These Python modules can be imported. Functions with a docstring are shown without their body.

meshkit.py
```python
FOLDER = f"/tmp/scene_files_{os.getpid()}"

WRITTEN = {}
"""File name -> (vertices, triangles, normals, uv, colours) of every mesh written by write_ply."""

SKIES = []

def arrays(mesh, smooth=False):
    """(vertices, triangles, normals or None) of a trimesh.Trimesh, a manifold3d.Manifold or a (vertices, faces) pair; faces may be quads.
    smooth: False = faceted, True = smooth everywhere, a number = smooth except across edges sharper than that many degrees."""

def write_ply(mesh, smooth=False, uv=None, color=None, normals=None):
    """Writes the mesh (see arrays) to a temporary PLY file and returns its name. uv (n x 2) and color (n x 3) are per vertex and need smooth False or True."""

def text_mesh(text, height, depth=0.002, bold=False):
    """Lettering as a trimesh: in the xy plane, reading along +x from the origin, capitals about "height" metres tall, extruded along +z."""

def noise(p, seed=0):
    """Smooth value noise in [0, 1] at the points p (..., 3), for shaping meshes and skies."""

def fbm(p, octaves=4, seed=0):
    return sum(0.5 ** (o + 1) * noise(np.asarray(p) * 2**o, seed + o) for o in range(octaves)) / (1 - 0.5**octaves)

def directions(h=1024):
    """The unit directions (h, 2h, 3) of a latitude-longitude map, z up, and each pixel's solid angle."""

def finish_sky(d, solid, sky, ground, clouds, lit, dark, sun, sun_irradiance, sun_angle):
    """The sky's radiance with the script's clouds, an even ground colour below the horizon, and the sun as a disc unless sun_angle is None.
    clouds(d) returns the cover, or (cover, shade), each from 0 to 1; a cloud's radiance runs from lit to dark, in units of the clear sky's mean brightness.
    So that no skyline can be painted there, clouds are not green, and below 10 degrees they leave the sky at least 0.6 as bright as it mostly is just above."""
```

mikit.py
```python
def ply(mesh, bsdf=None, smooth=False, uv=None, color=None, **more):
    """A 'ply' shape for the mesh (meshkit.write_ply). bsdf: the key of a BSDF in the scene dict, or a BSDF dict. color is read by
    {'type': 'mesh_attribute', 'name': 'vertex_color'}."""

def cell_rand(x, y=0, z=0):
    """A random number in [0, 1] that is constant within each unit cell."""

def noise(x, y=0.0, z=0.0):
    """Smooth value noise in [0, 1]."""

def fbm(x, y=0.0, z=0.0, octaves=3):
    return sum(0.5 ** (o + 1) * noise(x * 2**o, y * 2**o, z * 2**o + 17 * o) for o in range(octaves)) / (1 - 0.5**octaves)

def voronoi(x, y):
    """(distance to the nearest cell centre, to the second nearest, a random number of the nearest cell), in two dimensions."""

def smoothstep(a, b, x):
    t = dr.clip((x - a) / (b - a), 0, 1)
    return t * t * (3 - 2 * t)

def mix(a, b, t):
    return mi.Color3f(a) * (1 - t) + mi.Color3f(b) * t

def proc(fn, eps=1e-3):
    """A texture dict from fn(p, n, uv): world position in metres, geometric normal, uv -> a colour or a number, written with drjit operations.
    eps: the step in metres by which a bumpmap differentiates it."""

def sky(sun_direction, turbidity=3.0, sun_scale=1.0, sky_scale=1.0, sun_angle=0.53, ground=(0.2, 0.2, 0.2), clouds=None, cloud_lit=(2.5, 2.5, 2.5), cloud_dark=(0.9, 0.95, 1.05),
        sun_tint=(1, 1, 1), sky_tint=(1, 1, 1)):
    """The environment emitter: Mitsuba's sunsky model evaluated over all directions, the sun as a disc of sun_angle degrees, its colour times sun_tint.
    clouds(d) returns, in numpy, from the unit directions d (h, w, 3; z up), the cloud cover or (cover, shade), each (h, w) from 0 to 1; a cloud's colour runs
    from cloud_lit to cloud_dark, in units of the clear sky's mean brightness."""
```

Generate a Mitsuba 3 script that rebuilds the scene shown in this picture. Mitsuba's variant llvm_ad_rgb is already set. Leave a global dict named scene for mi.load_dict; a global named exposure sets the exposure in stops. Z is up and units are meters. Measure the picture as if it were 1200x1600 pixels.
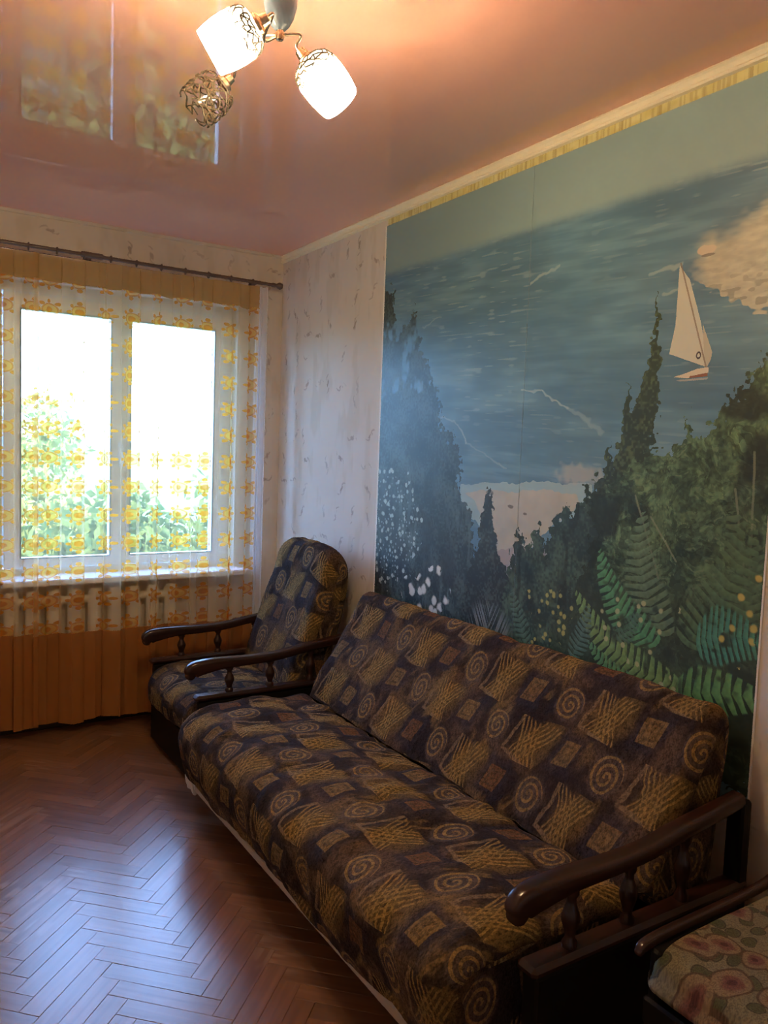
import math, random
import numpy as np, trimesh, drjit as dr, mitsuba as mi, mikit, meshkit
from shapely.geometry import Polygon, box as sbox
from scipy.spatial import ConvexHull
from mikit import noise, fbm, voronoi, smoothstep, mix, cell_rand, proc

T = mi.ScalarTransform4f
rng = np.random.default_rng(7)
scene, labels = {}, {}

# ------------------------------------------------------------------ camera, sky, exposure
exposure = 2.6
LAMP = 28.0                 # radiance of the lit shades
SKY = 5.2
CAM = np.array([-1.9486, -4.2365, 1.4700])
FWD = np.array([0.5340, 0.8420, -0.0770]); UP = np.array([0.0112, 0.0840, 0.9964])
scene['camera'] = {'type': 'perspective', 'fov': 2 * math.degrees(math.atan(600 / 1241.6)), 'fov_axis': 'x', 'near_clip': 0.05, 'far_clip': 200.0,
                   'to_world': T().look_at(origin=CAM.tolist(), target=(CAM + FWD).tolist(), up=UP.tolist())}
def haze(d):                # thin bright veil of high cloud
    a, b = d[..., 0] / (np.abs(d[..., 2]) + .25), d[..., 1] / (np.abs(d[..., 2]) + .25)
    return 0.16 + 0.12 * np.sin(1.3 * a + .7 * np.sin(1.7 * b)) * np.sin(1.1 * b + .9 * np.sin(1.5 * a)), 0.15 + 0 * a
scene['sky'] = mikit.sky((-0.55, -0.62, 0.62), turbidity=3.0, sun_scale=0.7 * SKY, sky_scale=4.0 * SKY, sky_tint=(0.60, 0.90, 1.34), ground=(0.12, 0.16, 0.08),
                          clouds=haze, cloud_lit=(1.10, 1.45, 1.95), cloud_dark=(.85, 1.1, 1.45))

H = 2.55                    # ceiling height
RX0, RY0 = -2.45, -4.80     # left wall and the wall behind the camera

# ------------------------------------------------------------------ helpers
def numbered(key):
    if key not in scene and not any(k.startswith(key + '__') for k in scene): return key
    i = 1
    while f'{key}_{i:03d}' in scene or any(k.startswith(f'{key}_{i:03d}__') for k in scene): i += 1
    return f'{key}_{i:03d}'

def tag(key, label=None, cat=None, group=None, kind=None):
    d = labels.setdefault(key, {})
    if label: d['label'] = label
    if cat: d['category'] = cat
    if group: d['group'] = group
    if kind: d['kind'] = kind
    return key

def put(key, mesh, bsdf, smooth=False, uv=None, **more):
    key = numbered(key)
    scene[key] = mikit.ply(mesh, bsdf, smooth, uv=uv, **more)
    return key

def tm(v, f): return trimesh.Trimesh(np.asarray(v, float), np.asarray(f, int), process=False)
def cat(*ms): return trimesh.util.concatenate([m for m in ms])

def bx(x0, x1, y0, y1, z0, z1, b=0.003):
    b = min(b, 0.45 * min(abs(x1 - x0), abs(y1 - y0), abs(z1 - z0)))
    lo, hi = np.minimum([x0, y0, z0], [x1, y1, z1]), np.maximum([x0, y0, z0], [x1, y1, z1])
    if b <= 0: return trimesh.creation.box(bounds=[lo, hi])
    pts = []
    for sx in (0, 1):
        for sy in (0, 1):
            for sz in (0, 1):
                c = np.where([sx, sy, sz], hi, lo); s = np.where([sx, sy, sz], -1, 1) * b
                for k in range(3):
                    q = c + s; q[k] = c[k]; pts.append(q)
    return trimesh.convex.convex_hull(np.array(pts))

def tube(points, radii, n=10, caps=True):
    p = np.asarray(points, float); r = np.broadcast_to(np.asarray(radii, float), (len(p),))
    t = np.gradient(p, axis=0); t /= np.linalg.norm(t, axis=1, keepdims=True) + 1e-12
    ref = np.array([0, 0, 1.0]) if abs(t[0][2]) < 0.9 else np.array([1.0, 0, 0])
    a = np.cross(t[0], ref); a /= np.linalg.norm(a); A = []
    for k in range(len(p)):
        a = a - t[k] * (a @ t[k]); a /= np.linalg.norm(a); A.append(a)
    A = np.array(A); B = np.cross(t, A); th = np.arange(n) * 2 * np.pi / n
    v = p[:, None] + r[:, None, None] * (np.cos(th)[None, :, None] * A[:, None] + np.sin(th)[None, :, None] * B[:, None])
    i, j = np.meshgrid(np.arange(len(p) - 1), np.arange(n), indexing='ij'); j2 = (j + 1) % n
    q = np.stack([i * n + j, i * n + j2, (i + 1) * n + j2, (i + 1) * n + j], -1).reshape(-1, 4)
    f = np.vstack([q[:, [0, 1, 2]], q[:, [0, 2, 3]]]); v = v.reshape(-1, 3)
    if caps:
        m = len(v); v = np.vstack([v, p[:1], p[-1:]]); k = np.arange(n)
        f = np.vstack([f, np.stack([(k + 1) % n, k, np.full(n, m)], 1), np.stack([(len(p) - 1) * n + k, (len(p) - 1) * n + (k + 1) % n, np.full(n, m + 1)], 1)])
    return tm(v, f)

def spline(pts, n=24):
    pts = np.asarray(pts, float); out = []
    P = np.vstack([2 * pts[0] - pts[1], pts, 2 * pts[-1] - pts[-2]])
    for i in range(len(pts) - 1):
        a, b, c, d = P[i:i + 4]
        for t in np.linspace(0, 1, n, endpoint=False):
            out.append(0.5 * (2 * b + (c - a) * t + (2 * a - 5 * b + 4 * c - d) * t * t + (3 * b - a - 3 * c + d) * t ** 3))
    return np.array(out + [pts[-1]])

def frame_of(axis):
    z = np.asarray(axis, float); z = z / np.linalg.norm(z)
    x = np.cross(z, [0, 0, 1] if abs(z[2]) < 0.9 else [1, 0, 0]); x /= np.linalg.norm(x)
    return x, np.cross(z, x), z

def lathe(prof, origin=(0, 0, 0), axis=(0, 0, 1), n=28):
    """profile (radius, height) turned about axis"""
    x, y, z = frame_of(axis); prof = np.asarray(prof, float); th = np.arange(n) * 2 * np.pi / n
    v = np.asarray(origin) + prof[:, 1][:, None, None] * z + prof[:, 0][:, None, None] * (np.cos(th)[None, :, None] * x + np.sin(th)[None, :, None] * y)
    i, j = np.meshgrid(np.arange(len(prof) - 1), np.arange(n), indexing='ij'); j2 = (j + 1) % n
    q = np.stack([i * n + j, i * n + j2, (i + 1) * n + j2, (i + 1) * n + j], -1).reshape(-1, 4)
    return tm(v.reshape(-1, 3), np.vstack([q[:, [0, 1, 2]], q[:, [0, 2, 3]]]))

def np_noise(x, y, seed=0):
    def h(i, j):
        s = np.sin(i * 127.1 + j * 311.7 + seed * 74.7) * 43758.5453
        return s - np.floor(s)
    xi, yi = np.floor(x), np.floor(y); tx, ty = x - xi, y - yi; tx, ty = tx * tx * (3 - 2 * tx), ty * ty * (3 - 2 * ty)
    return (h(xi, yi) * (1 - tx) + h(xi + 1, yi) * tx) * (1 - ty) + (h(xi, yi + 1) * (1 - tx) + h(xi + 1, yi + 1) * tx) * ty

def resample(pts, step):
    pts = np.asarray(pts, float); seg = np.linalg.norm(np.diff(pts, axis=0), axis=1); s = np.concatenate([[0], np.cumsum(seg)])
    n = max(int(s[-1] / step), 8); t = np.linspace(0, s[-1], n + 1)
    return np.stack([np.interp(t, s, pts[:, k]) for k in range(pts.shape[1])], 1), t

def cushion(profile, y0, y1, r=0.05, r2=None, ny=60, wobble=0.004, seed=0, step=0.012, smooth_n=10, plan=None, u0=0.0, w0=0.0):
    """A cushion: closed cross-section (x, z) run along y, its ends rounded by r (at y0) and r2 (at y1). Returns mesh, uv in metres of cloth.
    plan(fy) may lower/scale the section: returns (dz_scale) for a rounded outline."""
    r2 = r if r2 is None else r2
    prof = spline(list(profile) + [profile[0]], smooth_n) if smooth_n else np.array(list(profile) + [profile[0]], float)
    prof, s = resample(prof, step); npf = len(prof)
    d = np.roll(prof[:-1], -1, 0) - np.roll(prof[:-1], 1, 0); d = np.vstack([d, d[:1]])
    nrm = np.stack([d[:, 1], -d[:, 0]], 1); nrm /= np.linalg.norm(nrm, axis=1, keepdims=True) + 1e-12
    area = 0.5 * np.sum(prof[:-1, 0] * prof[1:, 1] - prof[1:, 0] * prof[:-1, 1])
    if area < 0: nrm = -nrm
    ang1 = np.linspace(0, np.pi / 2, 9)
    ys, ins = [], []
    for a in ang1: ys.append(y0 + r * (1 - np.cos(a))); ins.append(r * (1 - np.sin(a)))
    for y in np.linspace(y0 + r, y1 - r2, ny)[1:-1]: ys.append(y); ins.append(0)
    for a in ang1[::-1]: ys.append(y1 - r2 * (1 - np.cos(a))); ins.append(r2 * (1 - np.sin(a)))
    ys, ins = np.array(ys), np.array(ins); ly = np.concatenate([[0], np.cumsum(np.hypot(np.diff(ys), np.diff(ins)))]) + y0
    V, UV = [], []
    for k, y in enumerate(ys):
        sec = prof - nrm * ins[k]
        wob = wobble * 2 * (np_noise(np.full(npf, y * 9.0), s * 9.0 + seed, seed) - 0.5) + wobble * (np_noise(np.full(npf, y * 30.0), s * 14.0, seed + 3) - 0.5)
        wob[-1] = wob[0]
        sec = sec + nrm * wob[:, None]
        if plan is not None: sec = plan((y - y0) / (y1 - y0), sec)
        V.append(np.stack([sec[:, 0], np.full(npf, y), sec[:, 1]], 1)); UV.append(np.stack([np.full(npf, ly[k] + u0), s + w0], 1))
    V, UV = np.array(V), np.array(UV); m = len(ys)
    i, j = np.meshgrid(np.arange(m - 1), np.arange(npf - 1), indexing='ij')
    q = np.stack([i * npf + j, i * npf + j + 1, (i + 1) * npf + j + 1, (i + 1) * npf + j], -1).reshape(-1, 4)
    f = np.vstack([q[:, [0, 1, 2]], q[:, [0, 2, 3]]])
    if area < 0: f = f[:, ::-1]
    v, uv = V.reshape(-1, 3), UV.reshape(-1, 2)
    for e, flip in ((0, False), (m - 1, True)):      # end caps
        c = V[e, :-1].mean(0); b = len(v); ring = V[e, :-1]; n = len(ring)
        v = np.vstack([v, ring, c[None]]); uv = np.vstack([uv, ring[:, [0, 2]] + [ring[0, 1], 0], [[c[0] + ring[0, 1], c[2]]]])
        k = np.arange(n); t = np.stack([b + k, b + n + 0 * k, b + (k + 1) % n], 1)
        if flip != (area < 0): t = t[:, ::-1]
        f = np.vstack([f, t])
    return tm(v, f), uv

def sweep_arm(path, width, ends=0.012, n=20):
    """Bar along x: path rows (x, z, half-height); superellipse section, closed rounded ends. width may taper per row (4th column)."""
    P = spline(path, 8); th = np.arange(n) * 2 * np.pi / n
    t = np.gradient(P[:, :2], axis=0); t /= np.linalg.norm(t, axis=1, keepdims=True)
    c, s_ = np.cos(th), np.sin(th); se = lambda a: np.sign(a) * np.abs(a) ** 0.62
    rings = []
    def ring(x, z, tx, tz, hh, hw): return np.stack([x - tz * hh * se(s_), hw * se(c), z + tx * hh * se(s_)], 1)
    k0 = P[0]
    for a in np.linspace(0, np.pi / 2, 6)[:-1]:
        q = math.sin(a); rings.append(ring(k0[0] - t[0, 0] * k0[2] * 0.9 * math.cos(a), k0[1] - t[0, 1] * k0[2] * 0.9 * math.cos(a), *t[0], k0[2] * max(q, .05), k0[3] * max(0.35 + .65 * q, .05)))
    for k in range(len(P)): rings.append(ring(P[k, 0], P[k, 1], *t[k], P[k, 2], P[k, 3]))
    V = np.array(rings); m = len(V)
    i, j = np.meshgrid(np.arange(m - 1), np.arange(n), indexing='ij'); j2 = (j + 1) % n
    q = np.stack([i * n + j, i * n + j2, (i + 1) * n + j2, (i + 1) * n + j], -1).reshape(-1, 4)
    v = V.reshape(-1, 3); b = len(v); v = np.vstack([v, V[0].mean(0)[None], V[-1].mean(0)[None]]); k = np.arange(n)
    f = np.vstack([q[:, [0, 1, 2]], q[:, [0, 2, 3]], np.stack([(k + 1) % n, k, np.full(n, b)], 1), np.stack([(m - 1) * n + k, (m - 1) * n + (k + 1) % n, np.full(n, b + 1)], 1)])
    mesh = tm(v, f)
    if mesh.volume < 0: mesh.invert()
    return mesh

def moved(m, x=0, y=0, z=0):
    m = m.copy(); m.apply_translation([x, y, z]); return m

# ------------------------------------------------------------------ materials
def fr(x): return x - dr.floor(x)
def seg_dist(x, y, a, b):
    ax, ay = a; dx, dy = b[0] - ax, b[1] - ay; L = dx * dx + dy * dy
    t = dr.clip(((x - ax) * dx + (y - ay) * dy) / L, 0, 1)
    return dr.sqrt(dr.square(x - ax - dx * t) + dr.square(y - ay - dy * t)), t
def inside(x, y, poly):
    c = mi.Bool(False)
    for (x0, y0), (x1, y1) in zip(poly, poly[1:] + poly[:1]):
        if abs(y1 - y0) < 1e-6: continue
        c ^= ((y0 > y) != (y1 > y)) & (x < (x1 - x0) * (y - y0) / (y1 - y0) + x0)
    return dr.select(c, 1.0, 0.0)

def principled(col, rough=0.6, **k):
    base = proc(col) if callable(col) else {'type': 'rgb', 'value': list(col)}
    return {'type': 'principled', 'base_color': base, 'roughness': rough, **k}

def two(b): return {'type': 'twosided', 'bsdf': b}

def wallpaper(p, n, uv):
    a = dr.select(dr.abs(n.x) > 0.5, p.y, p.x); b = p.z
    base = mix((0.60, 0.53, 0.455), (0.66, 0.60, 0.525), fbm(a * 3.0, b * 3.0, 2.0))
    base = mix(base, (0.53, 0.46, 0.36), 0.5 * smoothstep(0.52, 0.75, fbm(a * 14.0, b * 5.0, 9.0)))
    x, y = a * 7.5, b * 7.5                          # printed sprigs
    cx, cy = dr.floor(x), dr.floor(y)
    ox, oy = x - cx - 0.3 - 0.4 * cell_rand(cx, cy, 4), y - cy - 0.3 - 0.4 * cell_rand(cx, cy, 5)
    th = cell_rand(cx, cy, 6) * 6.28
    u, v = ox * dr.cos(th) + oy * dr.sin(th), oy * dr.cos(th) - ox * dr.sin(th)
    leaf = smoothstep(1.0, 0.55, dr.sqrt(dr.square(u / 0.085) + dr.square(v / 0.19)) + 0.55 * (noise(x * 9.0, y * 9.0) - 0.5))
    stem = smoothstep(0.05, 0.02, dr.abs(u - 0.10 * dr.sin(v * 9.0))) * smoothstep(0.42, 0.30, dr.abs(v))
    on = dr.select(cell_rand(cx, cy, 7) > 0.42, 1.0, 0.0) * smoothstep(0.18, 0.55, noise(x * 7.0, y * 7.0, 3.0)) * (0.45 + 0.55 * cell_rand(cx, cy, 9))
    return mix(base, mix((0.30, 0.20, 0.15), (0.33, 0.31, 0.26), cell_rand(cx, cy, 8)), 0.80 * on * dr.maximum(leaf, 0.7 * stem))
scene['mat_wallpaper'] = two(principled(wallpaper, 0.75, specular=0.25))
scene['mat_plaster'] = two(principled((0.62, 0.58, 0.52), 0.8))
scene['mat_ceiling'] = two({'type': 'principled', 'base_color': {'type': 'rgb', 'value': [0.72, 0.365, 0.285]}, 'roughness': 0.03, 'specular': 0.9})
scene['mat_cornice'] = two(principled((0.76, 0.69, 0.52), 0.5))
scene['mat_white'] = two(principled((0.80, 0.82, 0.84), 0.32))
scene['mat_sill'] = two(principled((0.84, 0.86, 0.88), 0.25))
scene['mat_paper'] = two(principled((0.74, 0.70, 0.62), 0.6))
scene['mat_glass'] = {'type': 'thindielectric', 'int_ior': 1.5}
scene['mat_radiator'] = two(principled((0.66, 0.62, 0.52), 0.4))
scene['mat_concrete'] = two(principled((0.30, 0.28, 0.26), 0.9))
scene['mat_rod'] = two(principled((0.10, 0.065, 0.05), 0.35, specular=0.5))
scene['mat_chrome'] = two({'type': 'roughconductor', 'material': 'Cr', 'alpha': 0.12})
scene['mat_brass'] = two({'type': 'roughconductor', 'specular_reflectance': {'type': 'rgb', 'value': [0.75, 0.62, 0.48]}, 'alpha': 0.14})
scene['mat_gasket'] = two(principled((0.05, 0.05, 0.05), 0.6))

def border(p, n, uv):
    y = -p.y
    tick = smoothstep(0.55, 0.8, noise(y * 160.0, p.z * 20.0)) * 0.6 + smoothstep(0.9, 0.97, fr(y / 0.145)) * 0.8
    return mix(mix((0.54, 0.47, 0.17), (0.62, 0.57, 0.30), noise(y * 40.0, p.z * 60.0)), (0.33, 0.25, 0.08), 0.75 * dr.clip(tick, 0, 1))
scene['mat_border'] = two(principled(border, 0.55))

def lacquer(p, n, uv):
    g = fbm(p.x * 6.0, p.y * 60.0, p.z * 60.0)
    return mix((0.010, 0.0035, 0.0025), (0.032, 0.010, 0.006), g)
scene['mat_lacquer'] = two(principled(lacquer, 0.20, specular=0.38, clearcoat=0.25, clearcoat_gloss=0.95))
scene['mat_dark_panel'] = two(principled((0.0045, 0.0035, 0.003), 0.5, specular=0.15))
scene['mat_batten'] = two(principled((0.42, 0.36, 0.28), 0.7))
scene['mat_cloth_white'] = two(principled((0.72, 0.71, 0.68), 0.9))

def fabric(p, n, uv):
    """Woven upholstery: purple-black and brown ground, gold hatching, spirals, small squares; uv is cloth in metres."""
    u, w = uv.x, uv.y
    u, w = u + 0.020 * (noise(u * 9.0, w * 9.0, 50.0) - 0.5), w + 0.020 * (noise(u * 9.0, w * 9.0, 60.0) - 0.5)
    f1, f2 = fbm(u * 9.0, w * 7.0, 1.0), fbm(u * 16.0, w * 12.0, 5.0)
    sp = 0.55 * noise(u * 420.0, w * 300.0) + 0.45 * noise(u * 190.0, w * 130.0, 9.0)
    col = mix((0.019, 0.012, 0.012), (0.062, 0.039, 0.026), smoothstep(0.34, 0.62, f1))
    col = mix(col, (0.095, 0.058, 0.025), 0.85 * smoothstep(0.50, 0.68, f2))
    col = mix(col, (0.016, 0.011, 0.011), 0.8 * smoothstep(0.60, 0.42, fbm(u * 11.0, w * 13.0, 8.0)))
    def lat(ou, ow):
        a, b = u - ou, w - ow
        row = dr.floor(b / 0.15 + 0.5); b = b - row * 0.15
        a = a - 0.225 * (row - 2 * dr.floor(row * 0.5))
        return a - 0.45 * dr.floor(a / 0.45 + 0.5), b
    gold, pale, rust = (0.205, 0.128, 0.042), (0.150, 0.102, 0.058), (0.15, 0.066, 0.018)
    wob = 0.006 * (noise(u * 60.0, w * 60.0) - 0.5)
    # hatched squares
    a, b = lat(0.0, 0.0); a = a + wob; a, b = a * 0.97 + b * 0.22, b * 0.97 - a * 0.22
    box = smoothstep(0.078, 0.066, dr.maximum(dr.abs(a), dr.abs(b)))
    patch = smoothstep(0.085, 0.04, dr.abs(a + 0.02 + 0.3 * b) + 0.35 * dr.abs(b))
    col = mix(col, (0.090, 0.056, 0.020), 0.8 * patch)
    l1 = smoothstep(0.52, 0.32, dr.abs(fr((a + 0.42 * b) / 0.0155) - 0.5) * 2) * smoothstep(0.040, 0.034, dr.abs(a + 0.42 * b + 0.012)) * smoothstep(0.082, 0.07, dr.abs(b))
    l2 = smoothstep(0.52, 0.32, dr.abs(fr((a - 0.55 * b) / 0.017) - 0.5) * 2) * smoothstep(0.040, 0.034, dr.abs(a - 0.55 * b - 0.010)) * smoothstep(0.078, 0.066, dr.abs(b + 0.01))
    col = mix(col, gold, 0.85 * dr.maximum(l1, l2))
    edge = dr.maximum(smoothstep(0.0075, 0.004, dr.abs(a - 0.072)) * smoothstep(0.080, 0.074, dr.abs(b)), smoothstep(0.0075, 0.004, dr.abs(b + 0.073)) * smoothstep(0.080, 0.074, dr.abs(a)))
    col = mix(col, pale, 0.8 * edge)
    st = smoothstep(0.60, 0.74, fbm((u + 0.6 * w) * 46.0, (w - 0.4 * u) * 9.0, 71.0)) * smoothstep(0.46, 0.60, f2)
    col = mix(col, (0.150, 0.092, 0.030), 0.55 * st)
    # spirals
    a, b = lat(0.152, 0.0)
    rr = dr.sqrt(dr.square(a / 0.046) + dr.square(b / 0.054)); th = dr.atan2(b, a)
    line = smoothstep(0.15, 0.45, dr.sin(6.2832 * 2.4 * rr - th)) * smoothstep(1.12, 1.05, rr)
    col = mix(mix(col, (0.075, 0.055, 0.048), 0.6 * smoothstep(1.3, 1.0, rr)), gold, 0.75 * line)
    # small squares
    a, b = lat(0.305, 0.004)
    d = dr.maximum(dr.abs(a + 0.2 * b) / 0.030, dr.abs(b) / 0.036)
    col = mix(col, (0.022, 0.018, 0.024), 0.75 * smoothstep(2.1, 1.3, d))
    col = mix(col, mix(gold, rust, smoothstep(0.35, 0.65, noise(u * 7.0, w * 7.0, 3.0))), 0.55 * smoothstep(1.08, 0.98, d))
    ring = smoothstep(0.12, 0.06, dr.abs(d - 0.62)) + smoothstep(0.14, 0.08, d)
    col = mix(col, (0.06, 0.04, 0.025), 0.7 * dr.clip(ring, 0, 1))
    return col * (0.18 + 1.64 * sp)
scene['mat_fabric'] = two(principled(fabric, 0.95, specular=0.12))

def floral(p, n, uv):
    x, y = p.x, p.y
    wx, wy = x + 0.03 * (noise(x * 18.0, y * 18.0) - 0.5), y + 0.03 * (noise(x * 18.0, y * 18.0, 4.0) - 0.5)
    col = mix((0.36, 0.32, 0.17), (0.46, 0.41, 0.25), fbm(x * 20.0, y * 20.0))
    d1, d2, c = voronoi(wx * 13.0, wy * 13.0)
    leafd, leaf2, lc = voronoi(wx * 24.0 + 7.0, wy * 24.0)
    col = mix(col, mix((0.09, 0.12, 0.05), (0.16, 0.19, 0.07), lc), smoothstep(0.36, 0.28, leafd) * dr.select(lc > 0.35, 1.0, 0.0))
    col = mix(col, (0.05, 0.045, 0.03), 0.8 * smoothstep(0.06, 0.02, dr.abs(leafd - 0.36)) * dr.select(lc > 0.35, 1.0, 0.0))
    ro = dr.select(c > 0.30, 1.0, 0.0)
    col = mix(col, (0.50, 0.36, 0.20), ro * smoothstep(0.50, 0.44, d1))
    col = mix(col, (0.16, 0.075, 0.04), ro * 0.85 * smoothstep(0.05, 0.015, dr.abs(d1 - 0.46)))
    col = mix(col, (0.36, 0.13, 0.10), ro * smoothstep(0.30, 0.18, d1 + 0.15 * (noise(x * 60.0, y * 60.0) - 0.5)))
    col = mix(col, (0.17, 0.04, 0.04), ro * smoothstep(0.13, 0.08, d1))
    return col * 0.30 * (0.6 + 0.8 * noise(x * 500.0, y * 500.0))
scene['mat_floral'] = two(principled(floral, 0.85, sheen=0.3))

# curtain: open weave (opacity = how much thread covers), orange thread that passes some light
def daisy(u, w, pitch=0.140):
    a, b = (fr(u / pitch + 0.5) - 0.5) * pitch, (fr(w / pitch + 0.5) - 0.5) * pitch
    r, th = dr.sqrt(a * a + b * b), dr.atan2(b, a)
    t8 = (fr(th / 0.785398 + 0.5) - 0.5) * 0.785398
    petal = smoothstep(0.0092, 0.0066, dr.sqrt(dr.square((r - 0.040) * 0.85) + dr.square(r * t8)))
    disc = smoothstep(0.030, 0.027, r)
    return dr.maximum(petal, disc), smoothstep(0.0155, 0.0125, r), dr.maximum(petal, smoothstep(0.004, 0.002, dr.abs(r - 0.028)))
def sheer_op(p, n, uv):
    m, c, ring = daisy(uv.x, uv.y)
    thread = 0.14 + 0.05 * noise(uv.x * 60.0, uv.y * 3.0)
    return dr.clip(thread + 0.38 * m + 0.30 * dr.maximum(c, ring), 0, 0.97)
def sheer_col(p, n, uv):
    m, c, ring = daisy(uv.x, uv.y)
    col = mix((0.86, 0.66, 0.37), (0.84, 0.47, 0.055), m)
    return mix(col, (0.74, 0.27, 0.02), dr.maximum(c, 0.8 * ring))
def thin(col, trans=1.0, rough=0.8):
    base = proc(col) if callable(col) else {'type': 'rgb', 'value': list(col)}
    return {'type': 'principledthin', 'base_color': base, 'roughness': rough, 'diff_trans': trans, 'spec_trans': 0.0, 'eta': 1.3}
scene['mat_sheer'] = {'type': 'mask', 'opacity': proc(sheer_op), 'bsdf': thin(sheer_col, 1.35)}
def hem_col(p, n, uv):
    return mix((0.31, 0.115, 0.030), (0.38, 0.150, 0.042), fbm(uv.x * 30.0, uv.y * 4.0))
scene['mat_hem'] = {'type': 'mask', 'opacity': proc(lambda p, n, uv: 0.90 + 0.06 * noise(uv.x * 200.0, uv.y * 200.0)), 'bsdf': thin(hem_col, 0.35)}
scene['mat_header'] = {'type': 'mask', 'opacity': 0.86, 'bsdf': thin((0.48, 0.30, 0.115), 0.45)}
scene['mat_tulle'] = {'type': 'mask', 'opacity': 0.50, 'bsdf': thin((0.86, 0.88, 0.92), 1.0)}

# parquet: six tones / directions
def oak(dirx, diry, tone):
    def fn(p, n, uv):
        s, t = p.x * dirx + p.y * diry, p.x * diry - p.y * dirx
        g = fbm(s * 5.0, t * 90.0, tone * 7.0); k = noise(s * 2.0, t * 22.0, tone * 3.0)
        c = mix((0.090, 0.036, 0.015), (0.190, 0.082, 0.034), g)
        c = mix(c, (0.16, 0.083, 0.04), 0.35 * k)
        scuff = smoothstep(0.62, 0.78, fbm(p.x * 4.0, p.y * 4.0, 5.0)) * smoothstep(0.40, 0.8, noise(s * 14.0, t * 70.0))
        return mix(c * (0.78 + 0.22 * tone), (0.30, 0.20, 0.13), 0.35 * scuff)
    return fn
S2 = math.sqrt(0.5)
for o, d in enumerate(((S2, S2), (S2, -S2))):
    for t in range(3):
        scene[f'mat_oak_{o}_{t}'] = two({'type': 'principled', 'base_color': proc(oak(*d, 0.6 + 0.6 * t)), 'roughness': 0.26, 'specular': 0.9, 'clearcoat': 0.5, 'clearcoat_gloss': 0.70})
scene['mat_subfloor'] = two(principled((0.03, 0.018, 0.012), 0.9))

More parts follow.
